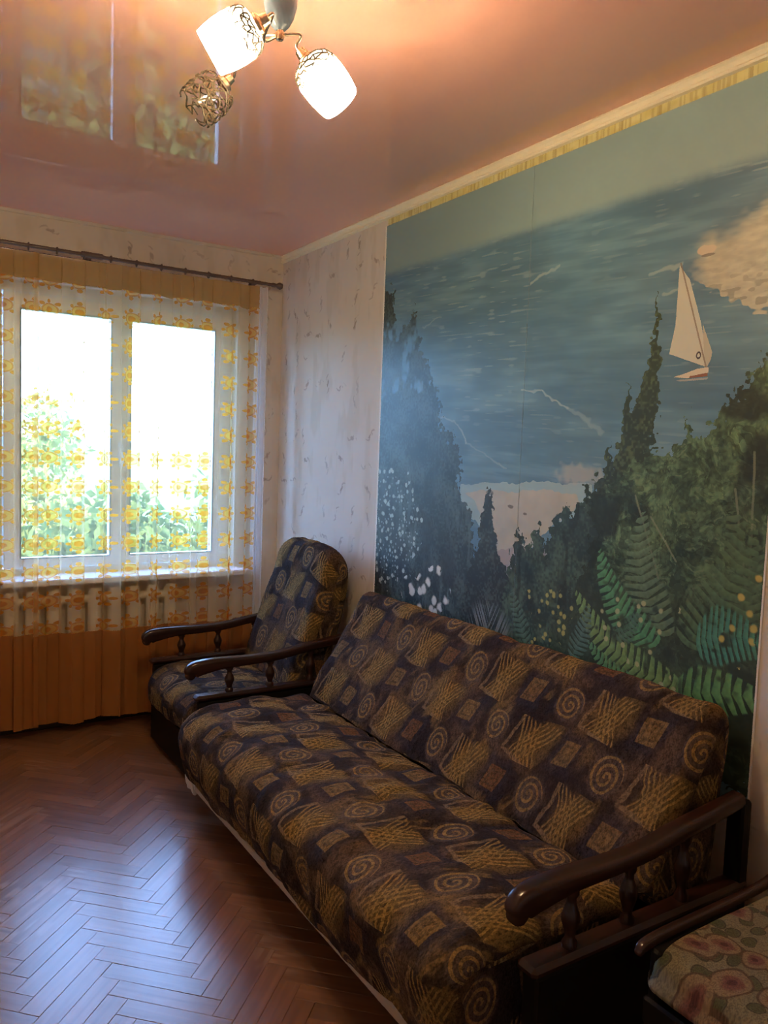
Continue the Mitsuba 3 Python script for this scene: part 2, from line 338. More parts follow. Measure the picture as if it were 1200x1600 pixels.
# ------------------------------------------------------------------ the wall print (seaside), painted by formula in wall metres
def mural(p, n, uv):
    y, z = -p.y, p.z
    w1, w2 = fbm(y * 9.0, z * 9.0, 1.0) - 0.5, fbm(y * 9.0, z * 9.0, 6.0) - 0.5
    h1, h2 = noise(y * 55.0, z * 55.0, 2.0) - 0.5, noise(y * 55.0, z * 55.0, 8.0) - 0.5
    big = fbm(y * 2.2, z * 2.2, 3.0)
    # sky and sea
    sky_c = mix((0.195, 0.300, 0.320), (0.24, 0.35, 0.37), smoothstep(1.2, 2.8, y))
    wave = fbm(y * 5.0, (z + 0.05 * y) * 48.0, 4.0); wave2 = noise(y * 16.0, (z + 0.04 * y) * 130.0, 7.0)
    sea = mix((0.080, 0.180, 0.275), (0.120, 0.238, 0.330), smoothstep(0.25, 0.8, wave))
    sea = mix(sea, (0.14, 0.26, 0.32), 0.55 * smoothstep(2.05, 1.55, z) * smoothstep(0.35, 0.65, big))
    sea = mix(sea, (0.055, 0.125, 0.200), 0.5 * smoothstep(0.62, 0.38, fbm(y * 3.0, z * 9.0, 12.0)))
    sea = mix(sea, (0.34, 0.43, 0.44), 0.30 * smoothstep(0.72, 0.9, wave2) * smoothstep(0.4, 0.7, big))
    col = mix(sea, sky_c, smoothstep(2.240, 2.290, z + 0.004 * h1))
    def ink(c, k):
        nonlocal col
        col = mix(col, c, k)
    # foam streaks
    for a, b, wd, k in (((2.058, 1.703), (2.174, 1.690), .005, .7), ((2.174, 1.690), (2.300, 1.632), .006, .7), ((2.300, 1.632), (2.459, 1.556), .012, .38), ((1.580, 1.615), (1.690, 1.580), .006, .5),
                        ((1.690, 1.580), (1.756, 1.517), .006, .65), ((1.756, 1.517), (1.999, 1.413), .005, .4), ((2.085, 2.075), (2.215, 2.112), .008, .55), ((2.60, 2.022), (2.72, 2.030), .010, .7), ((2.66, 1.955), (2.76, 1.960), .006, .6), ((1.42, 2.0), (1.55, 2.02), .005, .35)):
        d, t = seg_dist(y + 0.03 * w1 + .012 * h2, z + 0.03 * w2 + .012 * h1, a, b)
        ink((0.36, 0.44, 0.44), 0.8 * k * smoothstep(wd, wd * 0.3, d))
    # right headland of pale sand
    bx_, bz_ = y + 0.05 * w1 + 0.03 * h1, z + 0.06 * w2 + 0.02 * h2
    j1 = noise(y * 42.0, z * 95.0, 33.0) - 0.5
    zt, zb = 2.035 + (y - 2.735) * 0.50, dr.maximum(2.000 - (y - 2.735) * 0.62, 1.875 - (y - 2.94) * 0.15)
    m = smoothstep(-0.003, 0.006, z - zb + 0.035 * j1 + 0.015 * h1) * smoothstep(0.045, -0.045, z - zt + 0.10 * w1 + 0.03 * j1) * smoothstep(2.72, 2.80, y + 0.10 * w2 + 0.03 * j1)
    ink(mix((0.34, 0.335, 0.28), (0.53, 0.515, 0.41), fbm(y * 30.0, z * 85.0)), 0.92 * m)
    ink((0.17, 0.17, 0.15), 0.6 * m * smoothstep(0.60, 0.75, noise(y * 50.0, z * 110.0, 3.0)) * smoothstep(2.05, 1.9, z))
    ink((0.50, 0.44, 0.36), smoothstep(1.0, 0.8, dr.sqrt(dr.square((y - 2.795) / 0.032) + dr.square((z - 2.058) / 0.014)) + 0.5 * h1))
    ink((0.13, 0.11, 0.11), 0.7 * smoothstep(1.0, 0.7, dr.sqrt(dr.square((y - 2.800) / 0.026) + dr.square((z - 2.043) / 0.005))))
    # central beach and surf
    bx_, bz_ = y + 0.06 * w1 + 0.02 * h1, z + 0.03 * w2 + 0.01 * h2
    surf = inside(bx_, bz_, [(1.74, 1.350), (2.033, 1.368), (2.42, 1.385), (2.42, 1.30), (2.012, 1.12), (1.75, 1.24)])
    ink((0.36, 0.50, 0.50), 0.65 * surf)
    ink(mix((0.345, 0.35, 0.31), (0.43, 0.43, 0.375), fbm(y * 18.0, z * 18.0)), inside(bx_, bz_, [(1.789, 1.325), (2.033, 1.340), (2.364, 1.350), (2.395, 1.314), (2.297, 1.263), (2.209, 1.180), (2.05, 1.08), (1.90, 1.02), (1.86, 1.25)]))
    ink((0.30, 0.27, 0.28), 0.8 * inside(bx_, bz_, [(1.98, 1.12), (2.25, 1.15), (2.15, 0.90), (1.98, 0.92)]))
    ink((0.40, 0.40, 0.36), 0.6 * smoothstep(1.0, 0.5, dr.sqrt(dr.square((y - 2.36 + .05 * w1) / 0.11) + dr.square((z - 1.413 + .05 * w2) / 0.045)) + 0.6 * h1))
    for a, b, rx, rz in ((1.915, 1.325, .026, .012), (2.03, 1.283, .022, .008), (2.11, 1.262, .012, .007)):
        ink((0.10, 0.10, 0.09), 0.8 * smoothstep(1.0, 0.7, dr.sqrt(dr.square((y - a) / rx) + dr.square((z - b) / rz)) + 0.6 * h1))
    # sailing boat
    ink((0.50, 0.51, 0.45), inside(y, z, [(2.708, 2.030), (2.745, 1.985), (2.789, 1.866), (2.822, 1.743), (2.814, 1.735), (2.690, 1.780), (2.706, 1.86)]))
    ink((0.43, 0.42, 0.35), inside(y, z, [(2.797, 1.855), (2.833, 1.775), (2.831, 1.755), (2.819, 1.733), (2.812, 1.737)]))
    ink((0.20, 0.16, 0.13), 0.8 * smoothstep(.0035, .0015, seg_dist(y, z, (2.712, 2.035), (2.817, 1.733))[0]))
    e = dr.sqrt(dr.square((y - 2.790) / 0.0085) + dr.square((z - 1.768) / 0.011))
    ink((0.06, 0.05, 0.06), smoothstep(0.3, 0.15, dr.abs(e - 0.75)))
    ink((0.58, 0.52, 0.44), inside(y, z, [(2.710, 1.712), (2.74, 1.718), (2.790, 1.731), (2.826, 1.733), (2.825, 1.716), (2.758, 1.706)]))
    ink((0.22, 0.09, 0.06), inside(y, z, [(2.765, 1.711), (2.823, 1.718), (2.823, 1.708), (2.765, 1.706)]))
    ink((0.45, 0.43, 0.40), 0.6 * inside(y + .004 * h1, z, [(2.72, 1.703), (2.825, 1.705), (2.82, 1.699), (2.73, 1.698)]))
    # foliage masses: ragged outlines, leaf speckle
    lf1, lf2, lc = voronoi(y * 75.0 + 6 * w1, z * 75.0 + 6 * w2)
    sp = noise(y * 120.0, z * 120.0, 5.0); clump = fbm(y * 13.0, z * 13.0, 15.0); tall = fbm(y * 40.0, z * 9.0, 21.0)
    rag = lambda k: (y + k * (0.9 * w1 + h1 * 0.9 + (sp - 0.5) * 0.5), z + k * (0.9 * w2 + h2 * 0.9 + (lc - 0.5) * 0.6))
    X, Z = rag(0.055)
    m = inside(X, Z, [(1.05, 2.27), (1.15, 2.17), (1.19, 2.19), (1.215, 2.02), (1.25, 1.98), (1.32, 2.02), (1.352, 2.10), (1.385, 2.03), (1.40, 1.92), (1.45, 1.86), (1.50, 1.76), (1.558, 1.72), (1.575, 1.62), (1.60, 1.55), (1.70, 1.50), (1.74, 1.40), (1.70, 1.36), (1.80, 1.25), (1.84, 1.00), (1.86, 0.70), (1.05, 0.70)])
    dens = smoothstep(0.40, 0.54, fbm(y * 17.0, z * 12.0, 25.0) + 0.55 * smoothstep(1.80, 1.40, z) + 0.10 * smoothstep(1.45, 1.2, y) + 0.05)
    ink(mix((0.022, 0.036, 0.040), (0.060, 0.092, 0.088), smoothstep(0.35, 0.75, 0.6 * clump + 0.4 * sp)), m * dens)
    ink((0.11, 0.165, 0.165), 0.4 * m * smoothstep(0.55, 0.75, tall) * smoothstep(1.5, 1.2, z))
    ink((0.020, 0.027, 0.034), 0.75 * m * smoothstep(1.42, 1.2, z) * smoothstep(0.5, 0.7, fbm(y * 6.0, z * 4.0, 31.0)))
    X, Z = rag(0.030)
    m = inside(X, Z, [(1.905, 1.352), (1.935, 1.26), (1.925, 1.25), (1.975, 1.14), (1.965, 1.13), (2.045, 1.00), (2.04, 0.78), (1.76, 0.78), (1.79, 0.95), (1.83, 1.09), (1.84, 1.08), (1.868, 1.22), (1.86, 1.215)])
    ink(mix((0.022, 0.030, 0.030), (0.055, 0.080, 0.070), smoothstep(0.45, 0.8, 0.5 * clump + 0.5 * sp)), m)
    X, Z = rag(0.045)
    m = inside(X, Z, [(2.05, 1.09), (2.094, 1.198), (2.13, 1.13), (2.185, 1.225), (2.225, 1.14), (2.29, 1.30), (2.315, 1.31), (2.34, 1.27), (2.40, 1.33), (2.44, 1.42), (2.468, 1.432), (2.505, 1.464), (2.70, 1.30), (2.70, 0.70), (1.99, 0.70), (2.01, 0.95)])
    ink(mix((0.024, 0.044, 0.036), (0.070, 0.120, 0.080), smoothstep(0.35, 0.8, 0.65 * clump + 0.35 * sp)), m)
    ink((0.018, 0.024, 0.018), 0.7 * m * smoothstep(0.52, 0.66, fbm(y * 26.0, z * 7.0, 11.0)))
    X, Z = rag(0.028)
    m = dr.maximum(inside(X, Z, [(2.642, 1.985), (2.652, 1.90), (2.650, 1.84), (2.662, 1.77), (2.658, 1.62), (2.650, 1.52), (2.60, 1.42), (2.50, 1.38), (2.526, 1.464), (2.560, 1.60), (2.607, 1.72), (2.632, 1.86)]), inside(X, Z, [(2.545, 1.71), (2.57, 1.60), (2.545, 1.40), (2.505, 1.40), (2.53, 1.55)]))
    m = dr.maximum(m, inside(X, Z, [(2.485, 1.52), (2.50, 1.45), (2.50, 1.38), (2.455, 1.38), (2.475, 1.46)]))
    ink(mix((0.024, 0.042, 0.026), (0.075, 0.115, 0.055), smoothstep(0.4, 0.8, 0.4 * clump + 0.6 * sp)), m)
    X, Z = rag(0.050)
    m = inside(X, Z, [(2.395, 1.36), (2.47, 1.40), (2.56, 1.43), (2.63, 1.49), (2.70, 1.48), (2.74, 1.51), (2.765, 1.60), (2.79, 1.53), (2.85, 1.57), (2.89, 1.62), (2.931, 1.67), (2.97, 1.73), (3.1, 1.80), (3.1, 0.6), (2.25, 0.6), (2.28, 0.90), (2.36, 1.02), (2.43, 1.15), (2.44, 1.25)])
    leafy = mix((0.028, 0.056, 0.032), (0.092, 0.165, 0.080), smoothstep(0.30, 0.72, 0.55 * clump + 0.25 * sp + 0.2 * lc))
    leafy = mix(leafy, (0.14, 0.22, 0.10), 0.7 * smoothstep(0.34, 0.12, lf1) * smoothstep(0.5, 0.68, clump))
    lg1, lg2, lgc = voronoi(y * 38.0 + 9 * w1 + 2 * h1, z * 46.0 + 9 * w2)
    leafy = leafy * (0.62 + 0.75 * lgc)
    leafy = mix(leafy, (0.17, 0.24, 0.12), 0.55 * smoothstep(0.30, 0.10, lg1) * dr.select(lgc > 0.72, 1.0, 0.0))
    leafy = mix(leafy, (0.016, 0.024, 0.016), 0.85 * smoothstep(0.50, 0.64, fbm(y * 8.0, z * 8.0, 41.0)))
    leafy = mix(leafy, (0.030, 0.045, 0.032), 0.7 * smoothstep(1.20, 0.95, z))
    ink(leafy, m)
    for a, b in (((2.60, 1.36), (2.70, 1.12)), ((2.93, 1.40), (2.985, 1.12)), ((2.98, 1.5), (2.99, 1.15)), ((2.66, 1.30), (2.76, 1.18))):
        ink((0.24, 0.27, 0.17), 0.55 * smoothstep(.0045, .002, seg_dist(y + .01 * w1, z, a, b)[0]))
    # grass tuft and dry stems
    tuft = smoothstep(1.0, 0.5, dr.sqrt(dr.square((y - 1.94) / 0.15) + dr.square((z - 0.80) / 0.14)))
    ink((0.20, 0.23, 0.24), 0.75 * tuft * smoothstep(0.45, 0.75, noise((y - 0.5 * (z - .7) * dr.select(y > 1.94, 1.0, -1.0)) * 160.0, z * 8.0)))
    # fern fronds: (base, tip, half width, leaflets, bend, colour)
    for a, b, wd, N, bend, c in (((3.00, 1.02), (2.93, 1.33), .10, 13, .02, (.060, .105, .052)), ((2.80, 0.94), (2.985, 1.31), .12, 15, .03, (.055, .105, .050)), ((2.75, 0.95), (2.63, 1.30), .10, 15, -.05, (.075, .130, .075)),
                                 ((2.72, 0.92), (2.472, 1.165), .085, 15, -.05, (.060, .185, .085)), ((2.80, 0.82), (2.385, 1.012), .085, 17, -.06, (.115, .200, .072)), ((2.37, 0.80), (2.435, 0.985), .055, 11, .01, (.060, .115, .095)),
                                 ((2.16, 0.78), (2.06, 0.97), .055, 11, .0, (.050, .095, .070)), ((2.84, 0.955), (3.06, 0.99), .11, 12, -.03, (.045, .165, .115)), ((2.78, 0.78), (3.06, 0.85), .10, 9, -.02, (.085, .200, .070)),
                                 ((2.66, 0.77), (2.45, 0.865), .05, 12, -.02, (.075, .185, .085)), ((2.56, 0.90), (2.64, 1.00), .05, 9, .0, (.05, .10, .07))):
        dx, dy = b[0] - a[0], b[1] - a[1]; L = math.hypot(dx, dy); dx, dy = dx / L, dy / L
        s = ((y - a[0]) * dx + (z - a[1]) * dy) / L
        t = -(y - a[0]) * dy + (z - a[1]) * dx + bend * 4 * s * (1 - s)
        ta = dr.abs(t); prof = wd * dr.sqrt(dr.clip(s * 3.0, 0, 1)) * dr.sqrt(dr.clip(1.04 - s, 0, 1))
        ph = fr(s * N - ta / wd * 1.15 * (1 + .2 * h1))
        leaf = smoothstep(0.40, 0.28, dr.abs(ph - 0.5) * (0.75 + 0.6 * ta / dr.maximum(prof, 1e-3))) * smoothstep(1.0, 0.85, ta / dr.maximum(prof, 1e-3)) * dr.select((s > 0.02) & (s < 1.03), 1.0, 0.0)
        ink(mi.Color3f(c) * (0.80 + 0.7 * ph + 0.5 * sp), 0.90 * leaf * smoothstep(0.05, 0.30, noise(y * 40.0, z * 40.0, 61.0)))
        ink((0.02, 0.035, 0.02), 0.35 * smoothstep(1.0, 0.8, ta / dr.maximum(prof, 1e-3)) * (1 - leaf) * dr.select((s > 0.02) & (s < 1.0), 1.0, 0.0))
    # flowers
    def dots(scale, r, region, c, keep, k=0.9):
        d1, d2, cc = voronoi(y * scale, z * scale)
        ink(c, k * region * dr.select(cc < keep, 1.0, 0.0) * smoothstep(r, r * 0.5, d1 + 0.5 * r * h1))
    soft = lambda poly: inside(y + 0.10 * w1 + .03 * h1, z + 0.10 * w2 + .03 * h2, poly)
    dots(26.0, 0.30, soft([(1.08, 1.40), (1.38, 1.37), (1.48, 1.16), (1.40, 0.95), (1.15, 0.83), (1.08, 0.85)]), (0.42, 0.48, 0.44), 0.62, 0.85)
    dots(48.0, 0.30, soft([(1.08, 1.36), (1.42, 1.32), (1.42, 0.95), (1.08, 0.85)]), (0.34, 0.42, 0.40), 0.45, 0.6)
    dots(17.0, 0.40, soft([(1.30, 0.90), (1.62, 0.99), (1.72, 0.90), (1.70, 0.80), (1.35, 0.80)]), (0.60, 0.62, 0.60), 0.80, 0.95)
    dots(34.0, 0.34, soft([(2.14, 0.98), (2.36, 1.02), (2.38, 0.84), (2.17, 0.80)]), (0.36, 0.34, 0.10), 0.55, 0.85)
    dots(22.0, 0.30, soft([(2.86, 1.06), (2.98, 1.22), (3.05, 1.22), (3.05, 0.92), (2.90, 0.90)]), (0.50, 0.40, 0.10), 0.5, 0.9)
    dots(22.0, 0.24, soft([(2.45, 1.06), (2.80, 1.06), (2.80, 0.80), (2.50, 0.84)]), (0.42, 0.42, 0.24), 0.35, 0.8)
    # pale crease where the two sheets meet
    ink((0.20, 0.27, 0.31), 0.18 * smoothstep(0.006, 0.002, dr.abs(y - 2.075)))
    return col
scene['mat_mural'] = two(principled(mural, 0.42, specular=0.42))

# ------------------------------------------------------------------ the room
WX0, WX1, WZ0, WZ1, WT = -1.50, -0.265, 0.765, 2.235, 0.40     # window opening and wall thickness
def struct(key, mesh, bsdf, label, smooth=False):
    return tag(put(key, mesh, bsdf, smooth), label, kind='structure')
struct('wall_back', cat(bx(RX0 - .2, WX0, 0, WT, -.2, H + .1, 0), bx(WX1, .2, 0, WT, -.2, H + .1, 0), bx(WX0, WX1, 0, WT, -.2, WZ0, 0), bx(WX0, WX1, 0, WT, WZ1, H + .1, 0)), 'mat_wallpaper', 'window wall with faded sprigged wallpaper')
struct('wall_right', bx(0, .2, RY0 - .2, WT, -.2, H + .1, 0), 'mat_wallpaper', 'side wall with cream sprigged wallpaper behind the seaside mural')
struct('wall_left', bx(RX0 - .2, RX0, RY0 - .2, WT, -.2, H + .1, 0), 'mat_wallpaper', 'papered wall opposite the mural')
struct('wall_front', bx(RX0 - .2, .2, RY0 - .2, RY0, -.2, H + .1, 0), 'mat_wallpaper', 'papered wall behind the viewer')
struct('ceiling', bx(RX0 - .1, .1, RY0 - .1, .1, H, H + .1, 0), 'mat_ceiling', 'glossy salmon stretch ceiling that mirrors the window')
def prism_y(sec, y0, y1):                     # cross-section (x, z) run along y
    m = trimesh.creation.extrude_polygon(Polygon(sec), y1 - y0)
    m.apply_transform([[1, 0, 0, 0], [0, 0, 1, y0], [0, 1, 0, 0], [0, 0, 0, 1]]); m.fix_normals(); return m
def prism_x(sec, x0, x1):                     # cross-section (y, z) run along x
    m = trimesh.creation.extrude_polygon(Polygon(sec), x1 - x0)
    m.apply_transform([[0, 0, 1, x0], [1, 0, 0, 0], [0, 1, 0, 0], [0, 0, 0, 1]]); m.fix_normals(); return m
sec = [(0, H), (-.016, H), (-.018, H - .006), (-.013, H - .012), (-.010, H - .024), (-.014, H - .030), (-.012, H - .036), (0, H - .040)]
struct('trim_1', prism_y(sec, RY0, 0), 'mat_cornice', 'pale ceiling moulding above the mural')
struct('trim_2', prism_x([(-y if False else x, z) for x, z in [(0, H), (-.010, H), (-.010, H - .014), (0, H - .016)]], RX0, 0), 'mat_wallpaper', 'thin ceiling edge strip above the window')
struct('baseboard_right', bx(-.016, 0, RY0, -.001, 0, .06), 'mat_lacquer', 'dark baseboard along the mural wall')
struct('baseboard_back', bx(RX0, -.02, -.016, 0, 0, .06), 'mat_lacquer', 'dark baseboard under the radiator')

# wallpaper border strip along the top of the mural
bv = [(-1.115, 2.4835), (-1.115, 2.512), (-3.30, 2.512), (-3.30, 2.455), (-2.56, 2.470), (-1.86, 2.477)]
m = trimesh.creation.extrude_polygon(Polygon([(-a, b) for a, b in bv]), 0.0012)
m.apply_transform([[0, 0, -1, -0.0005], [-1, 0, 0, 0], [0, 1, 0, 0], [0, 0, 0, 1]]); m.fix_normals()
tag(put('wallpaper_border', m, 'mat_border'), 'narrow yellow fringed wallpaper border between mural and ceiling moulding', 'wallpaper border')

# the mural: two printed sheets with a white paper margin
MY0, MY1, MYM, MZ0, MZ1 = -1.110, -3.030, -2.075, 0.55, 2.482
for a, b in ((MY0, MYM + .0006), (MYM - .0006, MY1)):
    put('wall_mural__sheet', bx(-.0035, -.001, b, a, MZ0, MZ1, .0005), 'mat_mural')
k = put('wall_mural__margin', bx(-.0028, -.0008, MY0, MY0 + .013, MZ0, MZ1, .0004), 'mat_paper'); tag(k, 'white paper margin')
k = put('wall_mural__margin', bx(-.0028, -.0008, MY1 - .006, MY1, MZ0, MZ1, .0004), 'mat_paper'); tag(k, 'white paper margin')
tag('wall_mural', 'large printed seaside mural with sailing boat, cypress and ferns pasted above the sofa', 'mural')

# floor: herringbone blocks of oak
k = struct('floor', bx(RX0, 0, RY0, 0, -.10, -.012, 0), 'mat_subfloor', 'varnished oak herringbone parquet floor')
PW, PL, PN = .0600, .3000, 5
def plank_mesh(poly, top=0.0):
    P = np.array(poly.exterior.coords)[:-1]
    if Polygon(P).exterior.is_ccw is False: P = P[::-1]
    c = P.mean(0); n = len(P)
    def shrink(d):
        q = Polygon(P).buffer(-d, join_style=2)
        q = np.array(q.exterior.coords)[:-1] if (not q.is_empty and q.geom_type == 'Polygon') else None
        if q is None or len(q) != n: return c + (P - c) * (1 - d / 0.03)
        if not Polygon(q).exterior.is_ccw: q = q[::-1]
        k0 = np.argmin(np.linalg.norm(q - P[0], axis=1)); return np.roll(q, -k0, 0)
    r0, r1 = shrink(.0003), shrink(.0010)
    v = np.vstack([np.c_[r0, np.full(n, -.012)], np.c_[r0, np.full(n, -.0006)], np.c_[r1, np.full(n, top)]]); f = []
    for a in (0, 1):
        for i in range(n):
            j = (i + 1) % n; f += [[a * n + i, a * n + j, (a + 1) * n + j], [a * n + i, (a + 1) * n + j, (a + 1) * n + i]]
    for i in range(1, n - 1): f.append([2 * n, 2 * n + i, 2 * n + i + 1])
    return tm(v, f)
R45 = np.array([[S2, -S2], [S2, S2]]); room = sbox(RX0 + .004, RY0 + .004, -.004, -.004)
pieces = []
for kk in range(-120, 120):
    for mcol in range(-16, 17):
        for o in (0, 1):
            x0, y0 = (kk + mcol * PN, kk - mcol * PN) if o == 0 else (kk + mcol * PN, kk + 1 - mcol * PN)
            w_, h_ = (PN, 1) if o == 0 else (1, PN)
            q = np.array([[x0, y0], [x0 + w_, y0], [x0 + w_, y0 + h_], [x0, y0 + h_]], float) * PW
            q = q @ R45.T + [-1.2, -2.0]
            c = q.mean(0)
            if c[0] < RX0 - .3 or c[0] > .3 or c[1] < RY0 - .3 or c[1] > .3: continue
            poly = Polygon(q).intersection(room)
            if poly.is_empty or poly.area < 2e-4: continue
            pieces.append((poly, o, abs(poly.area - PW * PL) < 1e-6))
RIGHT = np.array([0.8454, -0.5329, 0.0354])
def in_view(c):
    d = np.array([c[0], c[1], 0]) - CAM; zc = d @ FWD
    if zc < .2: return False
    u, v = 600 + 1241.6 * (d @ RIGHT) / zc, 800 - 1241.6 * (d @ UP) / zc
    return -60 < u < 1260 and v < 1680
def dist(c): return np.hypot(c[0] - CAM[0], c[1] - CAM[1])
vis = []; rest = []
for pc in pieces:
    c = np.array(pc[0].centroid.coords[0])
    hidden = c[0] > -.78 and c[1] < -.36
    (vis if in_view(c) and not hidden and c[1] < -.12 else rest).append((dist(c), pc))
vis.sort(key=lambda t: t[0]); rest += vis[300:]; vis = vis[:300]
plank_ply = {}
for _, (poly, o, whole) in vis:
    key = numbered('floor__plank'); bs = f'mat_oak_{o}_{rng.integers(3)}'
    c = np.array(poly.centroid.coords[0]); tilt = rng.normal(0, .12, 2); dz = -abs(rng.normal(0, .0002))
    M = T().translate([c[0], c[1], dz]) @ T().rotate([1, 0, 0], float(tilt[0])) @ T().rotate([0, 1, 0], float(tilt[1]))
    if whole:
        if (o, bs) not in plank_ply:
            q = trimesh.Trimesh; pm = plank_mesh(Polygon(np.array(poly.exterior.coords) - c)); plank_ply[(o, bs)] = mikit.ply(pm, bs)
        scene[key] = {**plank_ply[(o, bs)], 'to_world': M}
    else:
        scene[key] = {**mikit.ply(plank_mesh(Polygon(np.array(poly.exterior.coords) - c)), bs), 'to_world': M}
for o in (0, 1):
    ms = [plank_mesh(pc[0]) for _, pc in rest if pc[1] == o and pc[0].geom_type == 'Polygon']
    k = put('floor__parquet_blocks', cat(*ms), f'mat_oak_{o}_1'); tag(k, kind='stuff')

# window: frame, two sashes, panes, sill
WY = .12
fr_b = cat(bx(WX0, WX0 + .055, WY - .03, WY + .05, WZ0, WZ1), bx(WX1 - .045, WX1, WY - .03, WY + .05, WZ0, WZ1), bx(WX0, WX1, WY - .03, WY + .05, WZ1 - .05, WZ1), bx(WX0, WX1, WY - .03, WY + .05, WZ0, WZ0 + .045))
put('window_1__frame', fr_b, 'mat_white')
put('window_1__mullion', bx(-.915, -.840, WY - .028, WY + .05, WZ0 + .045, WZ1 - .05), 'mat_white')
for (a, b) in ((WX0 + .06, -.915), (-.840, WX1 - .048)):
    ga, gb, gz0, gz1 = (a + .075 if a < -1.2 else -.828, b - .012 if b < -.8 else -.365, .862, 2.105)
    s = cat(bx(a, ga, WY - .045, WY + .03, WZ0 + .05, WZ1 - .055), bx(gb, b, WY - .045, WY + .03, WZ0 + .05, WZ1 - .055), bx(ga, gb, WY - .045, WY + .03, WZ0 + .05, gz0), bx(ga, gb, WY - .045, WY + .03, gz1, WZ1 - .055))
    sk = put('window_1__sash', s, 'mat_white')
    g = .004
    put(sk + '__gasket', cat(bx(ga, ga + g, WY - .048, WY - .04, gz0, gz1, 0), bx(gb - g, gb, WY - .048, WY - .04, gz0, gz1, 0), bx(ga, gb, WY - .048, WY - .04, gz0, gz0 + g, 0), bx(ga, gb, WY - .048, WY - .04, gz1 - g, gz1, 0)), 'mat_gasket')
    put(sk + '__pane', tm([[ga, WY, gz0], [gb, WY, gz0], [gb, WY, gz1], [ga, WY, gz1]], [[0, 1, 2], [0, 2, 3]]), 'mat_glass')
hk = put('window_1__handle', cat(bx(-.892, -.872, WY - .062, WY - .03, 1.40, 1.47), bx(-.890, -.874, WY - .078, WY - .062, 1.33, 1.47, .005)), 'mat_white')
put('window_1__sill', bx(WX0 - .06, WX1 + .045, -.135, WY - .03, WZ0 - .012, WZ0 + .018, .005), 'mat_sill')
tag('window_1', 'white two-sash window over the radiator', kind='structure')

# ------------------------------------------------------------------ radiator
NX = 11
for i in range(NX):
    x = -1.62 + i * .098
    ribm = cat(trimesh.util.concatenate([lathe([(0, 0), (.030, .004), (.036, .03), (.036, .46), (.030, .485), (0, .49)], (x, -.055, .235), n=12)]))
    ribm.vertices[:, 0] = x + (ribm.vertices[:, 0] - x) * 1.0; ribm.vertices[:, 1] = -.055 + (ribm.vertices[:, 1] + .055) * 1.0
    put('radiator__section', ribm, 'mat_radiator', smooth=40)
put('radiator__header_pipe', cat(tube([(-1.70, -.055, .665), (-.60, -.055, .665)], .022), tube([(-1.70, -.055, .29), (-.60, -.055, .29)], .022)), 'mat_radiator', smooth=40)
put('radiator__plug', lathe([(0, 0), (.024, 0), (.026, .012), (.018, .022), (0, .024)], (-.60, -.055, .665), (1, 0, 0), 12), 'mat_radiator', smooth=40)
for x in (-1.4, -.85): put('radiator__wall_bracket', bx(x - .012, x + .012, -.055, -.0005, .64, .66), 'mat_radiator')
tag('radiator', 'cream ribbed cast-iron radiator under the window behind the orange curtain', 'radiator')

# ------------------------------------------------------------------ curtain rod
RODY, RODZ = -.115, 2.362
put('curtain_rod__rod', tube([(-2.30, RODY, RODZ + .012), (-.10, RODY, RODZ - .004)], .0095, 12), 'mat_rod', smooth=40)
put('curtain_rod__track', tube([(-2.30, RODY + .008, RODZ - .018), (-.16, RODY + .008, RODZ - .030)], .0055, 10), 'mat_chrome', smooth=40)
put('curtain_rod__sleeve', tube([(-1.12, RODY, RODZ + .0045), (-1.02, RODY, RODZ + .0035)], .0145, 12), 'mat_rod', smooth=40)
put('curtain_rod__finial', lathe([(0, -.012), (.012, -.010), (.012, .006), (.008, .012), (.016, .024), (.020, .036), (.014, .048), (0, .054)], (-.105, RODY, RODZ - .004), (1, 0, -.01), 14), 'mat_rod', smooth=40)
for x in (-1.9, -1.07, -.19):
    put('curtain_rod__bracket', cat(tube([(x, 0, RODZ + .004), (x, RODY, RODZ + .003)], .007, 8), lathe([(0, 0), (.02, 0), (.018, .008), (0, .008)], (x, -.0005, RODZ + .004), (0, -1, 0), 12)), 'mat_rod', smooth=40)
th = np.linspace(0, 2 * np.pi, 15)
for x in np.arange(-1.98, -.22, .125):
    z = RODZ + .004 - (x + 1.1) * .0072
    put('curtain_rod__ring', tube(np.stack([np.full(15, x), RODY + .0155 * np.cos(th), z - .003 + .0155 * np.sin(th)], 1), .0032, 6, caps=False), 'mat_rod', smooth=40)
tag('curtain_rod', 'dark curtain rod with rings and a silver track above the window', 'curtain rod')

# ------------------------------------------------------------------ curtains
def curtain_strip(x0, x1, z_of, nz, yfun, nx=260, woff=0.0, pleat=0.0):
    xs = np.linspace(x0, x1, nx)
    V, UV = [], []
    for k in range(nz + 1):
        t = k / nz
        z = z_of(xs, t) + 0 * xs; y = yfun(xs, z)
        du = np.hypot(np.diff(xs), np.diff(yfun(xs, np.full(nx, 1.4)))); u = np.concatenate([[0], np.cumsum(du)])
        a_ = np.interp(z, [0, .5, 2.3, 2.36], [1.0, 1.0, .7, .3]) * pleat * np.sin(np.pi * np.clip((xs - x0) / .06, 0, .5)) * np.sin(np.pi * np.clip((x1 - xs) / .06, 0, .5))
        V.append(np.stack([xs + a_ * (np.sin(2 * (xs * 33 + 1) + np.sin(xs * 7)) + .7 * np.sin(xs * 118 + 2)), y, z], 1)); UV.append(np.stack([u + x0, z + woff], 1))
    V, UV = np.array(V).reshape(-1, 3), np.array(UV).reshape(-1, 2)
    i, j = np.meshgrid(np.arange(nz), np.arange(nx - 1), indexing='ij')
    q = np.stack([i * nx + j, (i + 1) * nx + j, (i + 1) * nx + j + 1, i * nx + j + 1], -1).reshape(-1, 4)
    return tm(V, np.vstack([q[:, [0, 1, 2]], q[:, [0, 2, 3]]])), UV
